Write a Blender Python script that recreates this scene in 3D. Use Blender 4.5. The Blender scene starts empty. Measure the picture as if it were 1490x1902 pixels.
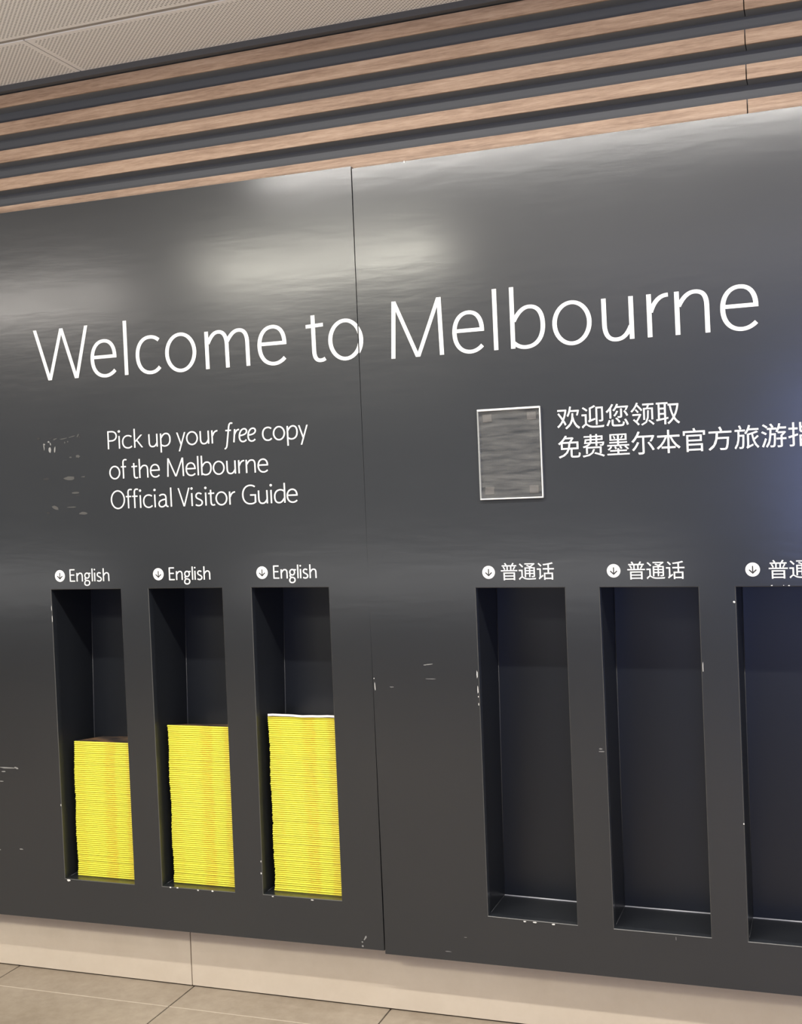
import bpy, bmesh, math, random
from mathutils import Matrix, Vector

# ---------------------------------------------------------------- camera
scene = bpy.context.scene
COL = scene.collection
CAM = Vector((2.1469, -2.9242, 1.389))
YAW, PITCH, ROLL = .3471, -.0157, -.0398
cy, sy, cp, sp = math.cos(YAW), math.sin(YAW), math.cos(PITCH), math.sin(PITCH)
F = Vector((-sy*cp, cy*cp, sp)); R0 = Vector((cy, sy, 0)); U0 = R0.cross(F)
cr, sr = math.cos(ROLL), math.sin(ROLL)
RR = R0*cr + U0*sr; UU = U0*cr - R0*sr
cam = bpy.data.cameras.new('camera'); cam.sensor_fit = 'VERTICAL'; cam.sensor_height = 24
cam.lens = 24*2220.447/1902; cam.clip_start = .05; cam.clip_end = 60
co = bpy.data.objects.new('camera', cam); COL.objects.link(co)
co.matrix_world = Matrix(((RR.x, UU.x, -F.x, CAM.x), (RR.y, UU.y, -F.y, CAM.y), (RR.z, UU.z, -F.z, CAM.z), (0, 0, 0, 1)))
scene.camera = co

# ---------------------------------------------------------------- exposure, world, lights
vs = scene.view_settings
vs.view_transform = 'Standard'; vs.look = 'None'; vs.gamma = 1; vs.use_curve_mapping = False
vs.exposure = 0.06
w = bpy.data.worlds.new('world'); scene.world = w; w.use_nodes = True
w.node_tree.nodes['Background'].inputs[0].default_value = (.96, .98, 1, 1)
w.node_tree.nodes['Background'].inputs[1].default_value = .12

CEIL = 2.63
def area(name, x0, x1, y0, y1, power, col, z=CEIL-.012):
    l = bpy.data.lights.new(name, 'AREA'); l.shape = 'RECTANGLE'
    l.size = abs(x1-x0); l.size_y = abs(y1-y0); l.energy = power; l.color = col
    o = bpy.data.objects.new(name, l); COL.objects.link(o)
    o.location = ((x0+x1)/2, (y0+y1)/2, z)
    return o
WARM = (1, .93, .84); WHITE = (1, .965, .91)
area('ceiling_strip_light', .12, 4.2, -1.25, -1.19, 96, WHITE)
area('ceiling_batten_light', -.98, .36, -3.0, -2.64, 74, (1, .96, .82))
area('ceiling_batten_light', -3.0, -1.7, -3.3, -2.9, 50, (1, .93, .85))
area('ceiling_batten_light', -1.6, -.9, -4.3, -3.7, 9, (1, .93, .86))
area('ceiling_batten_light', .7, 2.6, -4.5, -3.6, 9, (.93, .90, 1))
area('ceiling_batten_light', -4.6, -2.2, -1.9, -1.8, 24, WARM)
# added fill lights, unseen, low beside and behind the camera, to brighten the ceiling
for ux in (-3.2, .2, 4.8):
    u = area('ceiling_fill_light', ux-1.2, ux+1.2, -3.5, -2.9, 54, (1, .98, .96), .9); u.rotation_euler = (math.radians(180), 0, 0)
# a wall washer close to the wall, past the right edge of the picture
area('wall_washer_light', 3.2, 5.2, -.22, -.18, 60, WHITE)
# bluish glow of a screen across the hall behind the camera
l = bpy.data.lights.new('screen_glow_light', 'AREA'); l.shape = 'RECTANGLE'; l.size = 2.6; l.size_y = 1.6
l.energy = 65; l.color = (.35, .45, 1)
o = bpy.data.objects.new('screen_glow_light', l); COL.objects.link(o)
o.location = (3.1, -7.5, 1.5); o.rotation_euler = (math.radians(90), 0, 0)

# ---------------------------------------------------------------- materials
def mat(name, col, rough=.5, spec=.5, metal=0):
    m = bpy.data.materials.new(name); m.use_nodes = True
    b = m.node_tree.nodes['Principled BSDF']
    b.inputs['Base Color'].default_value = (*col, 1); b.inputs['Roughness'].default_value = rough
    b.inputs['Specular IOR Level'].default_value = spec; b.inputs['Metallic'].default_value = metal
    return m
def nd(m, t, **kw):
    n = m.node_tree.nodes.new(t)
    for k, v in kw.items(): setattr(n, k, v)
    return n
def lk(m, a, b): m.node_tree.links.new(a, b)
def bsdf(m): return m.node_tree.nodes['Principled BSDF']
def coords(m, scale=(1, 1, 1), rot=(0, 0, 0), kind='Object', loc=(0, 0, 0)):
    t = nd(m, 'ShaderNodeTexCoord'); mp = nd(m, 'ShaderNodeMapping')
    mp.inputs['Scale'].default_value = scale; mp.inputs['Rotation'].default_value = rot; mp.inputs['Location'].default_value = loc
    lk(m, t.outputs[kind], mp.inputs['Vector']); return mp.outputs['Vector']
def noise(m, vec, scale, detail=4, rough=.5):
    n = nd(m, 'ShaderNodeTexNoise'); n.inputs['Scale'].default_value = scale
    n.inputs['Detail'].default_value = detail; n.inputs['Roughness'].default_value = rough
    lk(m, vec, n.inputs['Vector']); return n.outputs['Fac']
def ramp(m, fac, stops):
    r = nd(m, 'ShaderNodeValToRGB'); e = r.color_ramp.elements
    while len(e) > 1: e.remove(e[-1])
    e[0].position = stops[0][0]; e[0].color = (*stops[0][1], 1)
    for p, c in stops[1:]:
        q = e.new(p); q.color = (*c, 1)
    lk(m, fac, r.inputs['Fac']); return r.outputs['Color']
def maprange(m, fac, a, b, c, d):
    n = nd(m, 'ShaderNodeMapRange'); lk(m, fac, n.inputs[0])
    for i, v in enumerate((a, b, c, d)): n.inputs[1+i].default_value = v
    return n.outputs[0]
def bump(m, h, strength, dist):
    b = nd(m, 'ShaderNodeBump'); b.inputs['Strength'].default_value = strength; b.inputs['Distance'].default_value = dist
    lk(m, h, b.inputs['Height']); lk(m, b.outputs['Normal'], bsdf(m).inputs['Normal']); return b

# charcoal laminate of the display panels: satin, faintly rippled
M_panel = mat('charcoal_laminate', (.0165, .0192, .0232), .45, .3)
b = bsdf(M_panel); b.inputs['Coat Weight'].default_value = 1; b.inputs['Coat IOR'].default_value = 1.5; b.inputs['Coat Roughness'].default_value = .21
v = coords(M_panel, (2.2, 1, 9)); n1 = noise(M_panel, v, 4, 3)
v2 = coords(M_panel, (1, 1, 3)); n2 = noise(M_panel, v2, 1.6, 5, .6)
bp = bump(M_panel, n1, .06, .004)
lk(M_panel, bp.outputs['Normal'], b.inputs['Coat Normal'])
lk(M_panel, maprange(M_panel, n2, .3, .7, .16, .21), b.inputs['Coat Roughness'])
M_edge = mat('worn_laminate_edge', (.085, .085, .082), .35, .5)
M_niche = mat('niche_laminate', (.0145, .0165, .020), .34, .45)
v = coords(M_niche, (1, 1, 1)); bump(M_niche, noise(M_niche, v, 30, 3), .05, .001)
M_bead = mat('sealant_bead_highlight', (.62, .62, .64), .22, .8)  # pale colour paints in the highlight along the ridge behind the shelf
M_groove = mat('dark_gap', (.012, .012, .012), .7, .2)
M_white = mat('white_vinyl', (.90, .90, .88), .55, .3)
M_iconarrow = mat('charcoal_vinyl', (.04, .04, .042), .5, .3)
M_chip = mat('chipped_paint_white', (.80, .79, .76), .7, .3)
M_scuff = mat('scuff_grey', (.19, .19, .19), .6, .3)
M_resid = mat('adhesive_residue', (.085, .084, .08), .6, .35)
M_residL = mat('adhesive_residue_light', (.30, .30, .29), .6, .35)
M_residD = mat('dark_residue', (.035, .033, .033), .6, .3)

# timber-look slats
M_wood = mat('timber_laminate', (.5, .33, .2), .48, .35)
v = coords(M_wood, (7, 60, 130), kind='Object'); nw = noise(M_wood, v, 4, 6, .7)
v = coords(M_wood, (3, 20, 50), loc=(3, 1, 2)); nw2 = noise(M_wood, v, 2.2, 3)
mx = nd(M_wood, 'ShaderNodeMix'); mx.data_type = 'FLOAT'; mx.inputs[0].default_value = .45
lk(M_wood, nw, mx.inputs[2]); lk(M_wood, nw2, mx.inputs[3])
lk(M_wood, ramp(M_wood, mx.outputs[0], [(.3, (.22, .14, .094)), (.45, (.37, .25, .172)), (.55, (.46, .32, .225)), (.7, (.55, .41, .30))]), bsdf(M_wood).inputs['Base Color'])
bump(M_wood, nw, .1, .001)
M_slatback = mat('slat_underside_grey', (.20, .20, .205), .5, .4)
M_backing = mat('charcoal_backing_board', (.105, .107, .112), .55, .4)

# ceiling
M_ceil = mat('white_ceiling_metal', (.88, .85, .82), .55, .35)
M_perf = mat('perforated_ceiling_metal', (.62, .575, .525), .6, .3)
P = .0094
v = coords(M_perf, (1/P, 1/P, 1), (0, 0, math.radians(45)))
sx = nd(M_perf, 'ShaderNodeSeparateXYZ'); lk(M_perf, v, sx.inputs[0])
def mth(m, op, a, b=None, c=None):
    n = nd(m, 'ShaderNodeMath', operation=op)
    for i, q in enumerate((a, b, c)):
        if q is None: continue
        if isinstance(q, (int, float)): n.inputs[i].default_value = q
        else: lk(m, q, n.inputs[i])
    return n.outputs[0]
fx = mth(M_perf, 'SUBTRACT', mth(M_perf, 'FRACT', sx.outputs[0]), .5)
fy = mth(M_perf, 'SUBTRACT', mth(M_perf, 'FRACT', sx.outputs[1]), .5)
d2 = mth(M_perf, 'ADD', mth(M_perf, 'MULTIPLY', fx, fx), mth(M_perf, 'MULTIPLY', fy, fy))
hole = maprange(M_perf, mth(M_perf, 'SQRT', d2), .27, .34, 0, 1)
lk(M_perf, ramp(M_perf, hole, [(0, (.38, .36, .34)), (1, (.90, .87, .84))]), bsdf(M_perf).inputs['Base Color'])
bump(M_perf, hole, .4, .001)
M_trim = mat('ceiling_edge_trim', (.080, .082, .088), .5, .4)

# floor and skirting stone
def stone(name, c0, c1, rough, sc=18):
    m = mat(name, c0, rough, .4)
    v = coords(m, (1, 1, 1)); a = noise(m, v, sc, 8, .7)
    v2 = coords(m, (1, 1, 1), loc=(5, 2, 1)); b_ = noise(m, v2, sc*.12, 3)
    x = nd(m, 'ShaderNodeMix'); x.data_type = 'FLOAT'; x.inputs[0].default_value = .5
    lk(m, a, x.inputs[2]); lk(m, b_, x.inputs[3])
    lk(m, ramp(m, x.outputs[0], [(.35, c0), (.65, c1)]), bsdf(m).inputs['Base Color'])
    bump(m, a, .06, .001); return m
M_floor = stone('floor_porcelain', (.25, .205, .155), (.365, .31, .245), .42, 26)
M_skirt = stone('skirting_porcelain', (.57, .49, .385), (.65, .57, .46), .45, 9)
M_grout = mat('dark_grout', (.15, .125, .10), .8, .2)
M_groutL = mat('pale_grout', (.52, .45, .36), .8, .2)

# yellow spines (colour is printed: darker ochre patches along the spine)
M_mag = mat('yellow_printed_cover', (.9, .72, .06), .42, .4)
tc = nd(M_mag, 'ShaderNodeTexCoord'); sp_ = nd(M_mag, 'ShaderNodeSeparateXYZ'); lk(M_mag, tc.outputs['Object'], sp_.inputs[0])
oi = nd(M_mag, 'ShaderNodeObjectInfo')
xx = mth(M_mag, 'ADD', sp_.outputs[0], mth(M_mag, 'MULTIPLY', oi.outputs['Random'], .007))
xx = mth(M_mag, 'DIVIDE', xx, .21)
cmbv = nd(M_mag, 'ShaderNodeCombineXYZ'); lk(M_mag, mth(M_mag, 'MULTIPLY', xx, 9), cmbv.inputs[0])
lk(M_mag, mth(M_mag, 'MULTIPLY', oi.outputs['Random'], 37), cmbv.inputs[1])
lk(M_mag, mth(M_mag, 'MULTIPLY', sp_.outputs[2], 300), cmbv.inputs[2])
nz = noise(M_mag, cmbv.outputs[0], 1.5, 3)
print_ = ramp(M_mag, xx, [(.0, (0, 0, 0)), (.07, (.35, .35, .35)), (.17, (.4, .4, .4)), (.21, (0, 0, 0)), (.47, (.05, .05, .05)), (.54, (.8, .8, .8)),
                          (.66, (.95, .95, .95)), (.70, (0, 0, 0)), (.84, (.0, .0, .0)), (.88, (.75, .75, .75)), (1, (.7, .7, .7))])
pf = mth(M_mag, 'MULTIPLY', print_, maprange(M_mag, nz, .3, .65, .25, 1))
mc = nd(M_mag, 'ShaderNodeMix'); mc.data_type = 'RGBA'; lk(M_mag, pf, mc.inputs[0])
mc.inputs[6].default_value = (.83, .79, .075, 1); mc.inputs[7].default_value = (.80, .60, .05, 1)
lk(M_mag, mc.outputs[2], bsdf(M_mag).inputs['Base Color'])
M_page = mat('page_edge_paper', (.85, .80, .55), .8, .2)
M_cover = mat('dark_photo_cover', (.1, .08, .07), .3, .5)
v = coords(M_cover, (1, 1, 1)); lk(M_cover, ramp(M_cover, noise(M_cover, v, 16, 2), [(.35, (.03, .03, .035)), (.5, (.16, .11, .08)), (.62, (.35, .2, .1))]), bsdf(M_cover).inputs['Base Color'])
M_paper = mat('white_paper', (.86, .80, .80), .6, .3)

# clear acrylic, scratched
M_acr = bpy.data.materials.new('clear_scratched_acrylic'); M_acr.use_nodes = True
nt = M_acr.node_tree; b = bsdf(M_acr); b.inputs['Base Color'].default_value = (.62, .61, .57, 1); b.inputs['Roughness'].default_value = .25
tr = nd(M_acr, 'ShaderNodeBsdfTransparent'); ms = nd(M_acr, 'ShaderNodeMixShader')
v = coords(M_acr, (1.2, 1, 9), (0, math.radians(-3), 0)); na = noise(M_acr, v, 10, 4, .6)
lk(M_acr, maprange(M_acr, na, .3, .7, .005, .05), ms.inputs[0])
lk(M_acr, tr.outputs[0], ms.inputs[1]); lk(M_acr, b.outputs[0], ms.inputs[2])
lk(M_acr, ms.outputs[0], nt.nodes['Material Output'].inputs[0])
M_acredge = mat('bright_acrylic_edge', (.82, .82, .79), .2, .6)
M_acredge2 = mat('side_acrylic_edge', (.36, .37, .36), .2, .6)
M_pad = mat('clear_adhesive_pad', (.075, .07, .068), .5, .4)
M_ceilgap = mat('ceiling_joint_shadow_gap', (.34, .31, .28), .7, .2)

# ---------------------------------------------------------------- helpers
def link(name, me, m, parent=None, kind=None):
    o = bpy.data.objects.new(name, me); COL.objects.link(o)
    if m is not None:
        for q in (m if isinstance(m, (list, tuple)) else [m]): me.materials.append(q)
    if parent is not None: o.parent = parent
    if kind: o['kind'] = kind
    return o
def mesh(name, vs_, fs, mi=None):
    me = bpy.data.meshes.new(name); me.from_pydata([tuple(v) for v in vs_], [], fs)
    if mi: me.polygons.foreach_set('material_index', mi)
    me.update(); return me
def boxdata(x0, x1, y0, y1, z0, z1):
    v = [(x, y, z) for z in (z0, z1) for y in (y0, y1) for x in (x0, x1)]
    f = [(0, 2, 3, 1), (4, 5, 7, 6), (0, 1, 5, 4), (2, 6, 7, 3), (0, 4, 6, 2), (1, 3, 7, 5)]
    return v, f
def box(name, x0, x1, y0, y1, z0, z1, m, parent=None, kind=None, bev=0):
    v, f = boxdata(x0, x1, y0, y1, z0, z1)
    me = mesh(name, v, f)
    if bev:
        bm = bmesh.new(); bm.from_mesh(me)
        bmesh.ops.bevel(bm, geom=bm.edges[:], offset=bev, segments=1, affect='EDGES'); bm.to_mesh(me); bm.free()
    return link(name, me, m, parent, kind)
def empty(name, loc=(0, 0, 0), parent=None):
    o = bpy.data.objects.new(name, None); COL.objects.link(o); o.location = loc; o.empty_display_size = .05
    if parent is not None: o.parent = parent
    return o
def tag(o, label, cat, group=None):
    o['label'] = label; o['category'] = cat
    if group: o['group'] = group
    return o

# ---------------------------------------------------------------- setting: floor
SK = .058
floor = box('floor', -6, 8, -9, SK+.2, -.06, -.004, M_grout, None, 'structure')
J = .0022
XJ = [.379 + .602*k for k in range(-9, 12)]
def tile(x0, x1, y0, y1, name='tile'):
    box(name, x0+J, x1-J, y0+J, y1-J, -.004+.0005, 0, M_floor, floor, None, .0008)
ny = 0
YJ = [SK+.006, -.080] + [-.080-.602*k for k in range(1, 6)]
for j in range(len(YJ)-1):
    for i in range(len(XJ)-1):
        if j > 1 and (XJ[i] < -2.2 or XJ[i] > 3.6): continue
        tile(XJ[i], XJ[i+1], YJ[j+1], YJ[j])
# filled, pale grout line parallel to the wall
for i in range(len(XJ)-1):
    if XJ[i] > -.5:
        box('grout_line', XJ[i]+J, XJ[i+1]-J, -.0812, -.0788, -.0035, .0002, M_groutL, floor)
# rest of the hall floor, beyond what the tiles cover
box('outer_floor', -6, 8, -9, YJ[-1]-.002, -.0038, 0, M_floor, floor)

# ---------------------------------------------------------------- setting: wall behind, skirting
wall = box('wall_back', -6, 8, .235, .35, 0, 2.75, M_backing, None, 'structure')
# slats above the panels: timber faces in front of a charcoal backing
board = box('backing_board', -3, 5.5, .080, .235, 2.10, CEIL, M_backing, wall)
SY = .030
SZ = [(2.574, 2.610), (2.4945, 2.5295), (2.4130, 2.4480), (2.3315, 2.3665), (2.2500, 2.2845)]
XS = [-2.95, 1.9865, 5.45]
for z0, z1 in SZ:
    for a, b_ in zip(XS[:-1], XS[1:]):
        s = box('wood_slat', a+.0012, b_-.0012, SY, SY+.006, z0, z1, M_wood, wall, None, .0006)
        box('slat_core', a+.0012, b_-.0012, SY+.006, .080, z0+.001, z1-.001, M_slatback, s)
skirt = empty('baseboard_back'); skirt['kind'] = 'structure'
XK = [.3745-1.8*k for k in (3, 2, 1, 0)] + [.3745+1.8*k for k in (1, 2, 3)]
for a, b_ in zip(XK[:-1], XK[1:]):
    box('skirting_tile', a+.0013, b_-.0013, SK, SK+.012, .003, .26, M_skirt, skirt, None, .0008)
box('skirting_backing', -5, 5.7, SK+.0121, .234, 0, .26, M_grout, skirt)

# ---------------------------------------------------------------- setting: ceiling of perforated trays
ceiling = box('ceiling', -6, 8, -9, .35, CEIL+.03, CEIL+.08, M_ceil, None, 'structure')
trim = box('trim_1', -3, 5.5, .012, .080, CEIL-.0165, CEIL+.012, M_trim, None, 'structure')
def tray(x0, x1, y0, y1, detailed=True):
    g = .0022; x0 += g; x1 -= g; y0 += g; y1 -= g
    B = .014
    xs = [x0, x0+B, x1-B, x1]; ys = [y0, y0+B, y1-B, y1]
    vs_ = [(x, y, CEIL) for y in ys for x in xs]; fs = []; mi = []
    for j in range(3):
        for i in range(3):
            a = j*4+i; fs.append((a, a+4, a+5, a+1)); mi.append(1 if (i == 1 and j == 1) else 0)
    k = len(vs_)
    vs_ += [(x0, y0, CEIL+.028), (x1, y0, CEIL+.028), (x1, y1, CEIL+.028), (x0, y1, CEIL+.028)]
    c = [0, 3, 15, 12]
    for q in range(4):
        fs.append((c[q], c[(q+1) % 4], k+(q+1) % 4, k+q)); mi.append(0)
    fs.append((k, k+1, k+2, k+3)); mi.append(0)
    me = mesh('ceiling_tray', vs_, fs, mi)
    return link('ceiling_tray', me, [M_ceil, M_perf], ceiling)
CX = [.166+1.5*k for k in range(-3, 5)]
CY = [.080, -.2455, -.2605]
for a, b_ in zip(CX[:-1], CX[1:]): tray(a, b_, -.2455, .079)
yy = -.2605
for j in range(6):
    for a, b_ in zip(CX[:-1], CX[1:]): tray(a+1.05, b_+1.05, yy-1.2, yy)
    yy -= 1.2
# carrier rail in the joint that runs along the wall
box('carrier_rail', -4.3, 6.5, -.2600, -.2460, CEIL+.002, CEIL+.02, M_ceilgap, ceiling)

# ---------------------------------------------------------------- display panels with niches
NICHES = [  # TL, TR, BR, BL in (x, z)
    ((-.0065, 1.1499), (.2320, 1.1497), (.2355, .3004), (-.0020, .3006)),
    ((.3205, 1.1497), (.5570, 1.1494), (.5571, .3030), (.3240, .3022)),
    ((.6445, 1.1492), (.8766, 1.1475), (.8780, .3045), (.6418, .3038)),
    ((1.2815, 1.1417), (1.5145, 1.1399), (1.5148, .2935), (1.2811, .2972)),
    ((1.5985, 1.1397), (1.8386, 1.1378), (1.8397, .2911), (1.6030, .2926)),
    ((1.9218, 1.1374), (2.1585, 1.1366), (2.1590, .2880), (1.9230, .2893))]
TH = .020
DT, DB = .200, .163    # niche depth at top and at bottom: the back leans forward
CH = .0014
def panel(name, x0, x1, tl, tr_, br, bl, niches):
    """front face with holes: columns of quads; tl.. are z (and x at the seam side) of the outline"""
    me_v = []; me_f = []; mi = []
    def V(x, y, z): me_v.append((x, y, z)); return len(me_v)-1
    (tlx, tlz), (trx, trz), (brx, brz), (blx, blz) = tl, tr_, br, bl
    def topz(x): return tlz+(trz-tlz)*(x-tlx)/(trx-tlx)
    def botz(x): return blz+(brz-blz)*(x-blx)/(brx-blx)
    L = (tl, bl, None)
    cols = [((tlx, tlz), (blx, blz), None, None)]
    # solid strip boundaries
    prev = [(tlx, tlz), (tlx, 1.12), (blx, .32), (blx, blz)]
    def quad(a, b, c, d, m_=0): me_f.append((a, b, c, d)); mi.append(m_)
    for N in niches:
        TL, TR, BR, BL = N
        cur = [(TL[0], topz(TL[0])), TL, BL, (BL[0], botz(BL[0]))]
        for k in range(3):
            quad(V(prev[k][0], 0, prev[k][1]), V(prev[k+1][0], 0, prev[k+1][1]), V(cur[k+1][0], 0, cur[k+1][1]), V(cur[k][0], 0, cur[k][1]))
        nx = [(TR[0], topz(TR[0])), TR, BR, (BR[0], botz(BR[0]))]
        quad(V(cur[0][0], 0, cur[0][1]), V(TL[0], 0, TL[1]), V(TR[0], 0, TR[1]), V(nx[0][0], 0, nx[0][1]))
        quad(V(BL[0], 0, BL[1]), V(cur[3][0], 0, cur[3][1]), V(nx[3][0], 0, nx[3][1]), V(BR[0], 0, BR[1]))
        # small chamfer round the cut-out
        cs = [TL, TR, BR, BL]; sg = [(1, -1), (-1, -1), (-1, 1), (1, 1)]
        inn = [(c[0]+s[0]*CH, c[1]+s[1]*CH) for c, s in zip(cs, sg)]
        for k in range(4):
            a, b = k, (k+1) % 4
            quad(V(cs[a][0], 0, cs[a][1]), V(inn[a][0], CH, inn[a][1]), V(inn[b][0], CH, inn[b][1]), V(cs[b][0], 0, cs[b][1]), 1)
            quad(V(inn[a][0], CH, inn[a][1]), V(inn[a][0], TH, inn[a][1]), V(inn[b][0], TH, inn[b][1]), V(inn[b][0], CH, inn[b][1]), 0)
        prev = nx
    end = [(trx, trz), (trx, 1.12), (brx, .32), (brx, brz)]
    # keep the seam straight
    end[1] = (trx+(brx-trx)*(trz-1.12)/(trz-brz), 1.12); end[2] = (trx+(brx-trx)*(trz-.32)/(trz-brz), .32)
    for k in range(3):
        quad(V(prev[k][0], 0, prev[k][1]), V(prev[k+1][0], 0, prev[k+1][1]), V(end[k+1][0], 0, end[k+1][1]), V(end[k][0], 0, end[k][1]))
    # outer edges
    ring = [tl, tr_, br, bl]
    for k in range(4):
        a, b = ring[k], ring[(k+1) % 4]
        quad(V(a[0], 0, a[1]), V(b[0], 0, b[1]), V(b[0], TH, b[1]), V(a[0], TH, a[1]), 0)
    me = mesh(name, me_v, me_f, mi)
    bm = bmesh.new(); bm.from_mesh(me); bmesh.ops.remove_doubles(bm, verts=bm.verts, dist=1e-5)
    bmesh.ops.recalc_face_normals(bm, faces=bm.faces); bm.to_mesh(me); bm.free()
    return me
def niche_mesh(N):
    TL, TR, BR, BL = [(c[0]+s[0]*CH, c[1]+s[1]*CH) for c, s in zip(N, [(1, -1), (-1, -1), (-1, 1), (1, 1)])]
    fr = [(TL[0], TH, TL[1]), (TR[0], TH, TR[1]), (BR[0], TH, BR[1]), (BL[0], TH, BL[1])]
    bk = [(TL[0], DT, TL[1]), (TR[0], DT, TR[1]), (BR[0], DB, BR[1]), (BL[0], DB, BL[1])]
    return fr, bk
def add_niche(N, parent):
    fr, bk = niche_mesh(N)
    vs_ = fr+bk
    o = link('niche', mesh('niche', vs_, [(0, 4, 5, 1), (1, 5, 6, 2), (2, 6, 7, 3), (3, 7, 4, 0), (4, 7, 6, 5)]), M_niche, parent)
    # sealant bead where back meets shelf, and a thinner one up the left corner
    def bead(p, q, r, nm='sealant_bead', mt=M_bead):
        p = Vector(p); q = Vector(q); d = (q-p).normalized()
        a = d.orthogonal().normalized(); b = d.cross(a); n = 8
        v = [tuple(c+(a*math.cos(t)+b*math.sin(t))*r) for c in (p, q) for t in [2*math.pi*k/n for k in range(n)]]
        f = [(k, (k+1) % n, n+(k+1) % n, n+k) for k in range(n)]
        f += [tuple(range(n))[::-1], tuple(range(n, 2*n))]
        me = mesh(nm, v, f)
        for pl in me.polygons: pl.use_smooth = True
        return link(nm, me, mt, o)
    bead(bk[3], bk[2], .0022)
    bead(bk[0], bk[3], .0016, 'corner_bead', M_cbead)
    bead((fr[3][0], fr[3][1]+.01, fr[3][2]), bk[3], .0009, 'corner_bead', M_cbead)
    return o
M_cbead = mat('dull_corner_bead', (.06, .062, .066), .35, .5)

left = empty('display_panel', (-.6, 0, .18))
tag(left, 'dark grey display panel left of the seam with three niches holding yellow guides', 'display panel')
right = empty('display_panel', (1.5, 0, .18))
tag(right, 'dark grey display panel right of the seam with empty niches and Chinese lettering', 'display panel')
def kid(o, par):
    o.parent = par; o.matrix_parent_inverse = Matrix.Translation(-Vector(par.location)); return o
def klink(name, me, m, par): return kid(link(name, me, m), par)
pl = panel('panel_face', -1.1, .99, (-1.1, 2.2625), (.9872, 2.2495), (.9930, .1822), (-1.1, .1745), NICHES[:3])
klink('panel_face', pl, [M_panel, M_edge], left)
pr = panel('panel_face', .993, 3.2, (.9903, 2.2432), (3.2, 2.2410), (3.2, .1700), (.9958, .1742), NICHES[3:])
klink('panel_face', pr, [M_panel, M_edge], right)
for k, N in enumerate(NICHES):
    kid(add_niche(N, None), left if k < 3 else right)
# panel seam: dark strip behind the gap
kid(box('seam_strip', .975, 1.006, TH+.0005, TH+.004, .19, 2.235, M_groove), left)

# ---------------------------------------------------------------- stroke lettering
def bez(p0, p1, p2, p3, n=12):
    return [tuple((1-t)**3*a+3*(1-t)**2*t*b+3*(1-t)*t*t*c+t**3*d for a, b, c, d in zip(p0, p1, p2, p3)) for t in [k/n for k in range(1, n+1)]]
def S(s, flag=''):
    t = s.replace('M', ' M ').replace('L', ' L ').replace('C', ' C ').split(); i = 0; pts = []; mode = 'M'
    while i < len(t):
        if t[i] in 'MLC': mode = t[i]; i += 1
        if mode in 'ML': pts.append((float(t[i]), float(t[i+1]))); i += 2
        else:
            c = [(float(t[i+2*k]), float(t[i+2*k+1])) for k in range(3)]; i += 6
            pts += bez(pts[-1], *c)
    return (pts, flag)
def EL(cx, cz, rx, rz, n=40):
    return ([(cx+rx*math.cos(2*math.pi*k/n), cz+rz*math.sin(2*math.pi*k/n)) for k in range(n)], 'Z')
def DOT(cx, cz, r): return ([(cx+r*math.cos(2*math.pi*k/12), cz+r*math.sin(2*math.pi*k/12)) for k in range(12)], 'D')
ARCH = 'M .09 .66 C .19 .85 .31 .967 .46 .967 C .67 .967 .722 .83 .726 .62 L .73 0'
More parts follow.
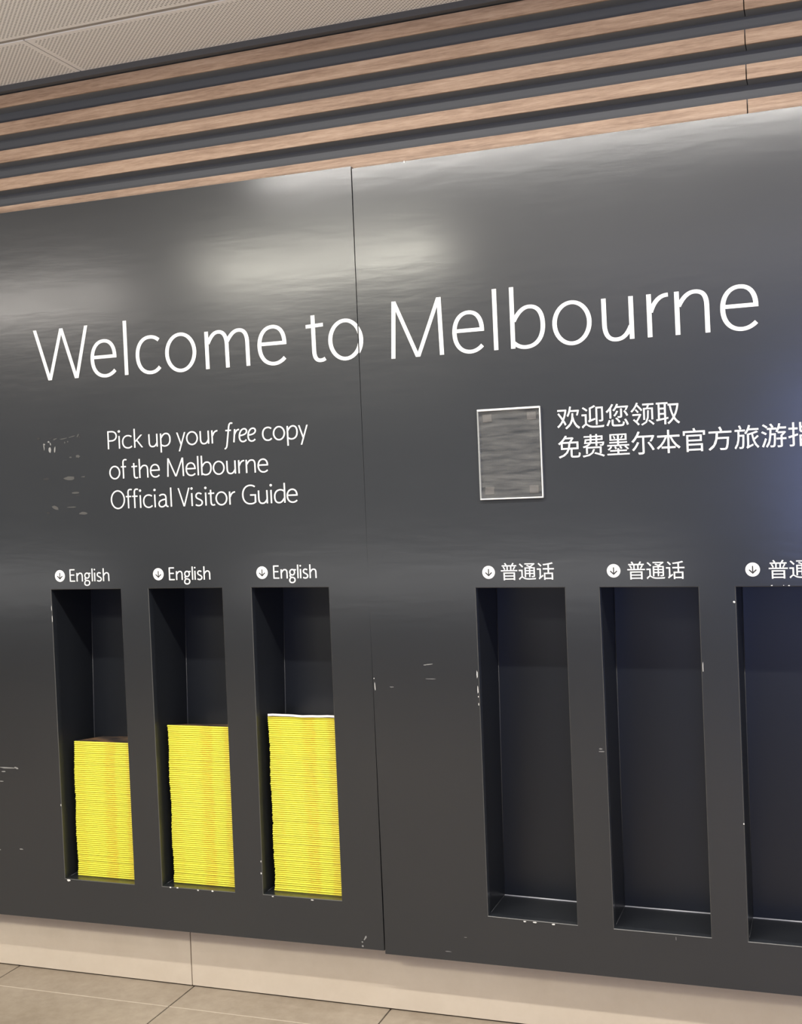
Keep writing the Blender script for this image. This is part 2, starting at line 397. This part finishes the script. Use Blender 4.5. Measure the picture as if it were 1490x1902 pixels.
G = {
 'o': (.955, [EL(.4775, .5, .4225, .49)]),
 'e': (.83, [S('M .775 .50 C .785 .80 .66 .985 .435 .985 C .21 .985 .055 .79 .055 .5 C .055 .2 .22 .015 .46 .015 C .58 .015 .69 .07 .775 .155'), S('M .06 .545 L .825 .545')]),
 'c': (.77, [S('M .735 .885 C .65 .955 .57 .985 .46 .985 C .22 .985 .055 .79 .055 .5 C .055 .2 .22 .015 .46 .015 C .57 .015 .67 .06 .75 .15')]),
 'l': (.11, [S('M .05 1.49 L .055 0')]),
 'm': (1.33, [S('M .05 1 L .06 0'), S('M .09 .68 C .18 .85 .27 .967 .41 .967 C .57 .967 .645 .84 .655 .64 L .665 0'), S('M .675 .70 C .77 .86 .88 .967 1.02 .967 C 1.2 .967 1.262 .83 1.267 .62 L 1.275 0')]),
 'n': (.785, [S('M .05 1 L .055 0'), S(ARCH)]),
 'h': (.785, [S('M .05 1.49 L .055 0'), S(ARCH)]),
 'r': (.50, [S('M .05 1 L .055 0'), S('M .085 .58 C .17 .83 .3 .955 .49 .955')]),
 't': (.53, [S('M .205 1.19 L .215 .27 C .22 .09 .28 .015 .39 .015 C .44 .015 .48 .025 .525 .055'), S('M 0 .91 L .49 .93')]),
 'u': (.755, [S('M .055 1 L .06 .37 C .07 .13 .16 .015 .33 .015 C .48 .015 .59 .10 .68 .31'), S('M .695 1 L .70 0')]),
 'b': (.86, [S('M .055 1.49 L .055 0'), S('M .09 .66 C .2 .87 .33 .985 .48 .985 C .72 .985 .805 .78 .805 .53 C .805 .22 .64 .015 .37 .015 C .25 .015 .16 .06 .085 .13')]),
 'p': (.86, [S('M .055 1 L .065 -.48'), S('M .09 .66 C .2 .87 .33 .985 .48 .985 C .72 .985 .805 .78 .805 .53 C .805 .22 .64 .015 .37 .015 C .25 .015 .16 .06 .085 .13')]),
 'd': (.86, [S('M .805 1.49 L .805 0'), S('M .77 .34 C .66 .13 .53 .015 .38 .015 C .14 .015 .055 .22 .055 .47 C .055 .78 .22 .985 .49 .985 C .61 .985 .70 .94 .775 .87')]),
 'i': (.13, [S('M .06 1 L .065 0'), DOT(.06, 1.36, .095)]),
 'k': (.66, [S('M .05 1.49 L .055 0'), S('M .09 .47 L .58 1', 'H'), S('M .21 .60 L .62 0', 'H')]),
 'f': (.50, [S('M .50 1.45 C .46 1.48 .42 1.485 .37 1.485 C .25 1.485 .19 1.4 .19 1.22 L .195 0'), S('M 0 .93 L .44 .93')]),
 'y': (.73, [S('M .05 1 L .36 .06', 'H'), S('M .68 1 L .20 -.46', 'H')]),
 'P': (.74, [S('M .055 1.43 L .055 0'), S('M .055 1.378 L .30 1.378 C .55 1.378 .685 1.23 .685 1.02 C .685 .79 .52 .65 .28 .65 L .055 .65')]),
 'O': (1.18, [EL(.59, .715, .535, .70)]),
 'V': (.98, [S('M .055 1.43 L .49 .0', 'H'), S('M .925 1.43 L .50 .0', 'H')]),
 'W': (1.78, [S('M .055 1.44 L .50 0', 'H'), S('M .93 1.43 L .51 0', 'H'), S('M .93 1.43 L 1.375 0', 'H'), S('M 1.745 1.44 L 1.39 0', 'H')]),
 'M': (1.40, [S('M .12 1.43 L .06 0'), S('M .12 1.43 L .715 0', 'H'), S('M 1.305 1.43 L .725 0', 'H'), S('M 1.315 1.43 L 1.35 0')]),
 'a': (.80, [S('M .11 .88 C .19 .95 .28 .985 .38 .985 C .56 .985 .63 .88 .63 .68 L .63 .24 C .63 .08 .69 .02 .81 .03'), S('M .63 .60 C .3 .58 .06 .48 .06 .26 C .06 .1 .17 .015 .29 .015 C .44 .015 .56 .12 .63 .25')]),
 's': (.62, [S('M .53 .90 C .46 .955 .38 .985 .3 .985 C .17 .985 .085 .88 .085 .76 C .085 .63 .17 .58 .32 .51 C .48 .44 .57 .37 .57 .25 C .57 .1 .44 .015 .29 .015 C .19 .015 .12 .04 .04 .10')]),
 'G': (1.08, [S('M 1.0 1.30 C .9 1.38 .78 1.42 .65 1.42 C .3 1.42 .06 1.13 .06 .71 C .06 .3 .27 .015 .63 .015 C .78 .015 .90 .05 1.02 .13 L 1.02 .68 L .62 .68')]),
 'E': (.70, [S('M .055 1.43 L .055 0'), S('M .055 1.38 L .65 1.38'), S('M .055 .76 L .60 .76'), S('M .055 .05 L .69 .05')]),
 'g': (.80, [EL(.37, .67, .28, .30, 28), S('M .50 .93 L .82 .93'), S('M .20 .42 C .08 .34 .08 .20 .22 .14 C .40 .08 .68 .12 .68 -.16 C .68 -.36 .52 -.46 .35 -.46 C .17 -.46 .05 -.37 .05 -.22 C .05 -.05 .16 .05 .28 .11')]),
 'F': (.72, [S('M .80 1.44 C .76 1.47 .72 1.48 .68 1.48 C .55 1.48 .50 1.36 .47 1.2 L .26 -.18 C .23 -.36 .17 -.44 .04 -.46'), S('M .16 .93 L .66 .93')]),
 'R': (.50, [S('M .17 1 L .06 0'), S('M .13 .58 C .25 .83 .36 .965 .56 .95')]),
 'Q': (.72, [S('M .09 .48 C .40 .50 .70 .58 .70 .80 C .70 .92 .60 .985 .49 .985 C .23 .985 .055 .70 .055 .40 C .055 .15 .18 .015 .36 .015 C .48 .015 .58 .06 .66 .15')]),
}
def strokes_to_mesh(name, items, y=-.0007):
    """items: (pts, flag, wv, wh) in world x/z"""
    V_ = []; F_ = []
    y0_ = y
    for si, (pts, flag, wv, wh) in enumerate(items):
        n = len(pts); y = y0_-.00006*(si % 5)
        if flag == 'D':
            k = len(V_); V_ += [(p[0], y, p[1]) for p in pts]; F_.append(tuple(range(k, k+n))); continue
        k0 = len(V_)
        for i in range(n):
            if flag == 'Z': a, b = pts[(i-1) % n], pts[(i+1) % n]
            else: a, b = pts[max(i-1, 0)], pts[min(i+1, n-1)]
            tx, tz = b[0]-a[0], b[1]-a[1]; L_ = math.hypot(tx, tz) or 1; tx /= L_; tz /= L_
            wd = math.hypot(wv*tz, wh*tx)/2
            if flag == 'H': ox, oz = (wd/abs(tz)*.93, 0)
            else:
                ox, oz = -tz*wd, tx*wd
                # mitre at sharp corners
                if 0 < i < n-1:
                    p = pts[i]; u1 = Vector((p[0]-a[0], p[1]-a[1])).normalized(); u2 = Vector((b[0]-p[0], b[1]-p[1])).normalized()
                    c = max(.3, math.sqrt(max(0, (1+u1.dot(u2))/2))); ox /= c; oz /= c
            V_.append((pts[i][0]+ox, y, pts[i][1]+oz)); V_.append((pts[i][0]-ox, y, pts[i][1]-oz))
        m_ = n if flag == 'Z' else n-1
        for i in range(m_):
            a = k0+2*i; b = k0+2*((i+1) % n); F_.append((a, a+1, b+1, b))
    me = mesh(name, V_, F_)
    bm = bmesh.new(); bm.from_mesh(me)
    for f in bm.faces:
        f.normal_update()
        if f.normal.y > 0: f.normal_flip()
    bm.to_mesh(me); bm.free(); return me
def glyph_items(ch, x, z, s, wv, wh, sx=1):
    out = []
    for pts, flag in G[ch][1]:
        out.append(([(x+p[0]*s*sx, z+p[1]*s) for p in pts], flag, wv*s, wh*s))
    return out
XH = .1025
head_l = empty('heading_lettering'); kid(head_l, left)
head_r = empty('heading_lettering'); kid(head_r, right)
def hbase(x): return 1.7562-.0085*x/.95 if x < .985 else 1.7388+.0022*(x-1.08)/.8
def seam_clip(me, side):
    bm = bmesh.new(); bm.from_mesh(me)
    bmesh.ops.bisect_plane(bm, geom=bm.verts[:]+bm.edges[:]+bm.faces[:], plane_co=(.9883 if side < 0 else .9914, 0, 1.8), plane_no=(1 if side < 0 else -1, 0, 0), clear_outer=True)
    bm.to_mesh(me); bm.free(); return me
for ch, x, wd in [('W', -.0275, 1.80), ('e', .1650, .84), ('l', .2765, .11), ('c', .3143, .77), ('o', .4092, .957), ('m', .5352, 1.33), ('e', .6956, .84), ('t', .8400, .53), ('o', .9040, .945)]:
    it = glyph_items(ch, x, hbase(x), XH, .112, .092, wd/G[ch][0])
    me = strokes_to_mesh('letter', it)
    if x > .9:
        me2 = me.copy()
        link('letter', seam_clip(me, -1), M_white, head_l)
        for v in me2.vertices: v.co.x += .0022; v.co.z -= .004
        link('letter', seam_clip(me2, 1), M_white, head_r)
    else: link('letter', me, M_white, head_l)
for ch, x, wd in [('M', 1.0790, 1.40), ('e', 1.2478, .815), ('l', 1.3560, .11), ('b', 1.4000, .865), ('o', 1.5072, .95), ('u', 1.6300, .755), ('r', 1.7395, .505), ('n', 1.8055, .785), ('e', 1.9105, .845)]:
    link('letter', strokes_to_mesh('letter', glyph_items(ch, x, hbase(x), XH*1.005, .108, .090, wd/G[ch][0])), M_white, head_r)

def word_items(txt, x0, x1, z, s, wv, wh, gap=.19):
    rnd = set('oecOGdpbQ')
    pos = []; x = 0
    for i, ch in enumerate(txt):
        if i:
            g = gap
            if txt[i-1] in rnd: g -= .05
            if ch in 'oecOGdQ': g -= .05
            if txt[i-1] in 'rtfFPVykR' or ch in 'Vy': g -= .09
            if ch in 'tf': g -= .06
            if txt[i-1] == 'f' and ch == 'f': g -= .02
            if ch in 'Q': g -= .04
            x += g
        pos.append(x); x += G[ch][0]
    sc = (x1-x0)/(x*s); out = []
    for ch, p in zip(txt, pos): out += glyph_items(ch, x0+p*s*sc, z, s, wv, wh, sc)
    return out
XS2 = .0358
def line(words, par, wv=.122, wh=.104, nm='text_line'):
    it = []
    for t, a, b_, z, s in words: it += word_items(t, a, b_, z, s, wv, wh)
    return kid(link(nm, strokes_to_mesh(nm, it), M_white), par)
line([('Pick', .2095, .3245, 1.5472, XS2), ('up', .3435, .4150, 1.5468, XS2), ('your', .4335, .5630, 1.5466, XS2), ('FRQQ', .5815, .6790, 1.5463, XS2), ('copy', .6981, .8340, 1.5459, XS2)], left)
line([('of', .2108, .2690, 1.4620, XS2), ('the', .2846, .3760, 1.4615, XS2), ('Melbourne', .3990, .7125, 1.4609, XS2)], left)
line([('Official', .2118, .4105, 1.3770, XS2), ('Visitor', .4302, .6094, 1.3765, XS2), ('Guide', .6298, .7966, 1.3760, XS2)], left)
for a, b_, z in [(.0622, .1955, 1.1714), (.3912, .5213, 1.1716), (.7148, .8421, 1.1715)]:
    line([('English', a, b_, z, .0247)], left, .16, .14, 'niche_caption')

# Chinese lettering: the glyphs of Blender's own default font
def cjk(chars, em, par, nm='text_line'):
    V_ = []; F_ = []
    for ch, cx, cz in chars:
        c = bpy.data.curves.new('glyph', 'FONT'); c.body = ch; c.size = 1; c.resolution_u = 3
        o = bpy.data.objects.new('glyph', c); COL.objects.link(o)
        bpy.context.view_layer.update()
        me = bpy.data.meshes.new_from_object(o.evaluated_get(bpy.context.evaluated_depsgraph_get()))
        k = len(V_)
        for v in me.vertices: V_.append((cx+(v.co.x-.5)*em, -.0007, cz+(v.co.y-.38)*em))
        F_ += [tuple(k+i for i in p.vertices) for p in me.polygons]
        bpy.data.objects.remove(o); bpy.data.curves.remove(c); bpy.data.meshes.remove(me)
    me = mesh(nm, V_, F_)
    bm = bmesh.new(); bm.from_mesh(me)
    for f in bm.faces:
        f.normal_update()
        if f.normal.y > 0: f.normal_flip()
    bm.to_mesh(me); bm.free()
    return kid(link(nm, me, M_white), par)
cjk([(c, 1.5386+.0604*i, 1.5583-.0003*i) for i, c in enumerate('欢迎您领取')], .0605, right)
cjk([(c, 1.5382+.0603*i+.0004*max(0, i-6), 1.4866+.0003*i) for i, c in enumerate('免费墨尔本官方旅游指')], .0605, right)
for x in (1.3727, 1.6910, 2.0210):
    z = 1.1806-.0068*(x-1.37)
    cjk([(c, x+.0467*i, z) for i, c in enumerate('普通话')], .0475, right, 'niche_caption')

# round white arrow badges
def badge(x, z, r, par):
    n = 32
    me = mesh('arrow_badge', [(x+r*math.cos(2*math.pi*k/n), -.0006, z+r*math.sin(2*math.pi*k/n)) for k in range(n)], [tuple(range(n))])
    o = kid(link('arrow_badge', me, M_white), par)
    it = [([(x, z+r*.52), (x, z-r*.45)], '', .0030, .003), ([(x-r*.50, z-.02*r), (x, z-r*.50), (x+r*.50, z-.02*r)], '', .0030, .0030)]
    a = link('arrow', strokes_to_mesh('arrow', it, -.0009), M_iconarrow, o)
for x, z in [(.0283, 1.1882), (.3567, 1.1886), (.6807, 1.1882)]: badge(x, z, .0172, left)
for x, z in [(1.3190, 1.1795), (1.6362, 1.1786), (1.9635, 1.1765)]: badge(x, z, .0166, right)

# ---------------------------------------------------------------- acrylic sign holder on the right panel
hx0, hx1, hz0, hz1 = 1.3070, 1.4697, 1.3640, 1.5916
h = empty('sign_holder', (1.388, 0, hz0))
tag(h, 'empty clear acrylic sign holder on the right panel beside the Chinese text', 'sign holder')
kid(box('back_sheet', hx0, hx1, -.0045, -.0025, hz0, hz1, M_acr), h)
kid(box('front_sheet', hx0, hx1, -.0095, -.0075, hz0, hz1, M_acr), h)
kid(box('folded_edge', hx0, hx1, -.0100, -.0020, hz1-.0045, hz1+.0005, M_acredge, None, None, .0008), h)
kid(box('folded_edge', hx0, hx1, -.0100, -.0020, hz0-.0005, hz0+.0030, M_acredge, None, None, .0008), h)
kid(box('side_edge', hx0, hx0+.0028, -.0098, -.0022, hz0+.003, hz1-.0045, M_acredge2), h)
kid(box('side_edge', hx1-.0022, hx1, -.0098, -.0022, hz0+.003, hz1-.0045, M_acredge), h)
for px, pz in [(hx0+.024, hz1-.022), (hx1-.024, hz1-.022), (hx0+.024, hz0+.022), (hx1-.024, hz0+.022)]:
    kid(box('adhesive_pad', px-.012, px+.012, -.0024, -.0002, pz-.010, pz+.010, M_pad, None, None, .001), h)

# ---------------------------------------------------------------- magazine stacks
T = .0058; W_ = .2085; D_ = .150; DEL = .0026
random.seed(4)
def mag_mesh(T=T, wave=0):
    """closed magazine, rounded spine towards -y, thinner at the open side"""
    tb = T-DEL*D_
    prof = [(.0034, 0), (.0006, T*.20), (0, T*.5), (.0006, T*.80), (.0034, T-.0001), (D_, tb-.0001), (D_, 0)]
    n = len(prof); V_ = []; F_ = []; mi = []
    for x in (0, W_):
        V_ += [(x, y, z) for y, z in prof]
    for k in range(n):
        F_.append((k, (k+1) % n, n+(k+1) % n, n+k)); mi.append(0 if k != 5 else 1)
    F_.append(tuple(range(n))[::-1]); mi.append(1); F_.append(tuple(range(n, 2*n))); mi.append(1)
    me = mesh('visitor_guide', V_, F_, mi)
    bm = bmesh.new(); bm.from_mesh(me); bmesh.ops.recalc_face_normals(bm, faces=bm.faces); bm.to_mesh(me); bm.free()
    return me
proto_me = mag_mesh(); proto_me.materials.append(M_mag); proto_me.materials.append(M_page)
STACKS = [(.0215, .3012, .6995, 'leftmost niche', .6), (.3438, .3036, .7560, 'second niche from the left', .85), (.6632, .3046, .7895, 'third niche from the left', 1.0)]
first = None
for x0, z0, ztop, where, dl in STACKS:
    N = int(round((ztop-z0)/T)); t = (ztop-z0)/N
    de = DEL*dl
    for i in range(N):
        o = bpy.data.objects.new('visitor_guide', proto_me); COL.objects.link(o)
        jx = random.gauss(0, .0006) + (.0012*math.sin(i*.21) if i > 3 else 0); jy = random.gauss(0, .0004)
        if i < 3: jx -= .001
        o.location = (x0+jx+(.004 if 'leftmost' in where and i > N*.5 else 0)*((i/N-.5)*2 if i > N*.5 else 0), .034+jy, z0+.0003+i*t)
        o.rotation_euler = (-de*i, 0, 0); o.scale = (1, 1, t/T*.985)
        if i == N-1:
            tag(o, 'yellow visitor guide on top of the stack in the '+where, 'magazine', 'yellow guides stacked in the '+where)
            cs = [(u/6, v_/6) for v_ in range(7) for u in range(7)]
            lift = {'leftmost niche': .010, 'second niche from the left': .006}.get(where, 0)
            cv = [(a*W_*.995, .003+c*(D_-.004), T+.0001-DEL*c*D_+lift*(a**2)*(c**2)) for a, c in cs]
            cf = [(r*7+q, r*7+q+1, (r+1)*7+q+1, (r+1)*7+q) for r in range(6) for q in range(6)]
            cvr = link('front_cover', mesh('front_cover', cv, cf), M_cover, o); cvr['label'] = 'dark photo cover, curling up at its far corner'
        elif i == 0:
            tag(o, 'lowest yellow visitor guide of the stack in the '+where, 'magazine', 'yellow guides stacked in the '+where)
        else:
            tag(o, 'yellow-spined visitor guide inside the stack in the '+where, 'magazine', 'yellow guides stacked in the '+where)
# pale leaflet lying on the third stack, poking out to the left
x0, z0, ztop = .6632, .3046, .7895
n = 14; V_ = []; F_ = []
for k in range(n+1):
    a = k/n; x = -.0005+a*.2085; wv_ = .0009*math.sin(a*9)+.0004*math.sin(a*23)
    for y, z in [(0, 0), (0, .0058), (D_*.9, .0052), (D_*.9, 0)]: V_.append((x, y, z+wv_+.0013))
for k in range(n):
    for j in range(4): F_.append((k*4+j, k*4+(j+1) % 4, (k+1)*4+(j+1) % 4, (k+1)*4+j))
F_ += [(0, 1, 2, 3), (n*4+3, n*4+2, n*4+1, n*4)]
lf = link('leaflet_bundle', mesh('leaflet_bundle', V_, F_), M_paper)
lf.location = (.6645, .030, ztop); lf.rotation_euler = (-DEL*84, 0, 0)
tag(lf, 'white edge-on booklet lying on top of the third yellow stack, sticking out left', 'booklet')

# ---------------------------------------------------------------- wear: chips, scuffs, glue marks
def blob(cx, cz, rx, rz, rot, seed, y=-.0008, n=10):
    r = random.Random(seed); pts = []
    for k in range(n):
        a = 2*math.pi*k/n; q = r.uniform(.65, 1.1)
        px, pz = rx*q*math.cos(a), rz*q*math.sin(a)
        pts.append((cx+px*math.cos(rot)-pz*math.sin(rot), y, cz+px*math.sin(rot)+pz*math.cos(rot)))
    return pts
def blobs(name, lst, m, par, label=None):
    V_ = []; F_ = []
    for i, q in enumerate(lst):
        cx, cz, rx, rz = q[:4]; rot = q[4] if len(q) > 4 else 0
        k = len(V_); p = blob(cx, cz, rx, rz, rot, i*7+3); V_ += p; F_.append(tuple(range(k, k+len(p))))
    me = mesh(name, V_, F_)
    bm = bmesh.new(); bm.from_mesh(me)
    for f in bm.faces:
        f.normal_update()
        if f.normal.y > 0: f.normal_flip()
    bm.to_mesh(me); bm.free()
    o = kid(link(name, me, m), par); o['kind'] = 'stuff'
    if label: o['label'] = label
    return o
def W(u, v):   # point of the panel plane that a spot in the reference falls on
    d = F + RR*(u-745)/2220.447 - UU*(v-951)/2220.447; t = -CAM.y/d.y; p = CAM+d*t; return p.x, p.z
def PB(u, v, du, dv, rot=0): x, z = W(u, v); return (x, z, du/640, dv/640, rot)
blobs('paint_chips', [PB(128, 1635, 5, 2.2), PB(317, 1648, 2, 1.6), PB(330, 1649, 2.2, 1.4), PB(368, 1653.5, 2, 1.4), PB(395, 1655, 2.8, 1.8), PB(507, 1665, 2.2, 1.2), PB(580, 1671.5, 3.5, 1.3),
      PB(485.5, 1622, 1.2, 2), PB(485, 1600, .8, 2), PB(113.5, 1495, .8, 2.4), PB(97.5, 1150, .6, 8), PB(96, 1130, .5, 5)], M_chip, left, 'small white chips along the lower edges of the niches')
blobs('paint_chips', [PB(975, 1711.5, 3, 1.2), PB(994, 1713.2, 3.4, 1.4), PB(1028.5, 1717, 2.8, 1.5), PB(886.5, 1253, .9, 7), PB(888, 1281, 1, 7), PB(889, 1294, .8, 1.6), PB(889.5, 1308, .7, 3),
      PB(1364, 1118, 1.8, 1.8), PB(1434, 1087.5, 1.4, .8), PB(1466, 1087.5, 1.5, .8), PB(1456, 1087.3, .8, .6), PB(696.8, 1275, .7, 7, .03), PB(695, 1260, .9, 1.2), PB(1382, 1530, 1, 1.6),
      PB(751, 301, 1.2, 2.5), PB(1306, 1240, .6, 9)], M_chip, right, 'small white chips round the empty niches')
blobs('scuff_mark', [PB(14, 1426, 24, 1.4), PB(31, 1426.5, 5, 2, -.3), PB(7, 1433, 5, 1.3), PB(3, 1451, 5, 1), PB(40, 1577, 6, 1.2), PB(0, 1578, 3, 1.2),
      PB(674, 1757, 2.3, 2.2), PB(673.5, 1749.5, 1.6, 1.4), PB(679, 1742, 5, 1.6, 1.0)], M_residL, left, 'pale scratches low on the left panel')
blobs('scuff_mark', [PB(797, 1234, 9, .8, .1), PB(790, 1235, 3, .9, .1)], M_residL, right)
blobs('scuff_mark', [PB(728, 1276, 5, 1), PB(801, 1261, 10, .8), PB(1118, 1396, 5, 1.2), PB(1116, 1391, 3, 1.5), PB(833, 1767, 8, .8), PB(865, 1741, 3, .7), PB(1256, 1743, .7, 4)], M_scuff, right)
# dried adhesive where a sign holder used to hang
blobs('adhesive_residue', [PB(82, 831, 1.4, 6.5, .1), PB(93, 836, 3, 6.5), PB(102, 836, 1.6, 7, -.1), PB(82, 826, 2.5, 2.2), PB(90.5, 821, 3.2, 1.8, -.2), PB(94, 825, 1.3, 3.5, .3)], M_residL, left, 'bright crusty glue spots left of the English text')
blobs('adhesive_residue', [PB(118, 815, 11, 1.1, .12), PB(134, 811, 8, 1, .2), PB(145, 809, 4, 1.6, .9), PB(102, 816, 5, 1.5, .3), PB(120.5, 822, 2, 2), PB(126, 820.5, 1.6, 2), PB(131, 849.5, 3.6, 1.8), PB(145, 847.5, 5, 3),
      PB(155, 885.5, 4.5, 1.2), PB(130, 888, 14, 4), PB(141, 915.5, 10, 2.2), PB(103, 943, 9, 3.2, -.3), PB(134, 942, 14, 1.1), PB(155, 953, 10, 3)], M_resid, left)
blobs('adhesive_residue', [PB(72, 815, 4, 2.4), PB(95, 814, 4, 1.2, .3), PB(86, 890, 7, 2.6), PB(97, 950, 0.1, .1), PB(90, 953, 5, 2), PB(148, 812, 2, 3, .6), PB(145, 920, 6, .8)], M_residD, left)
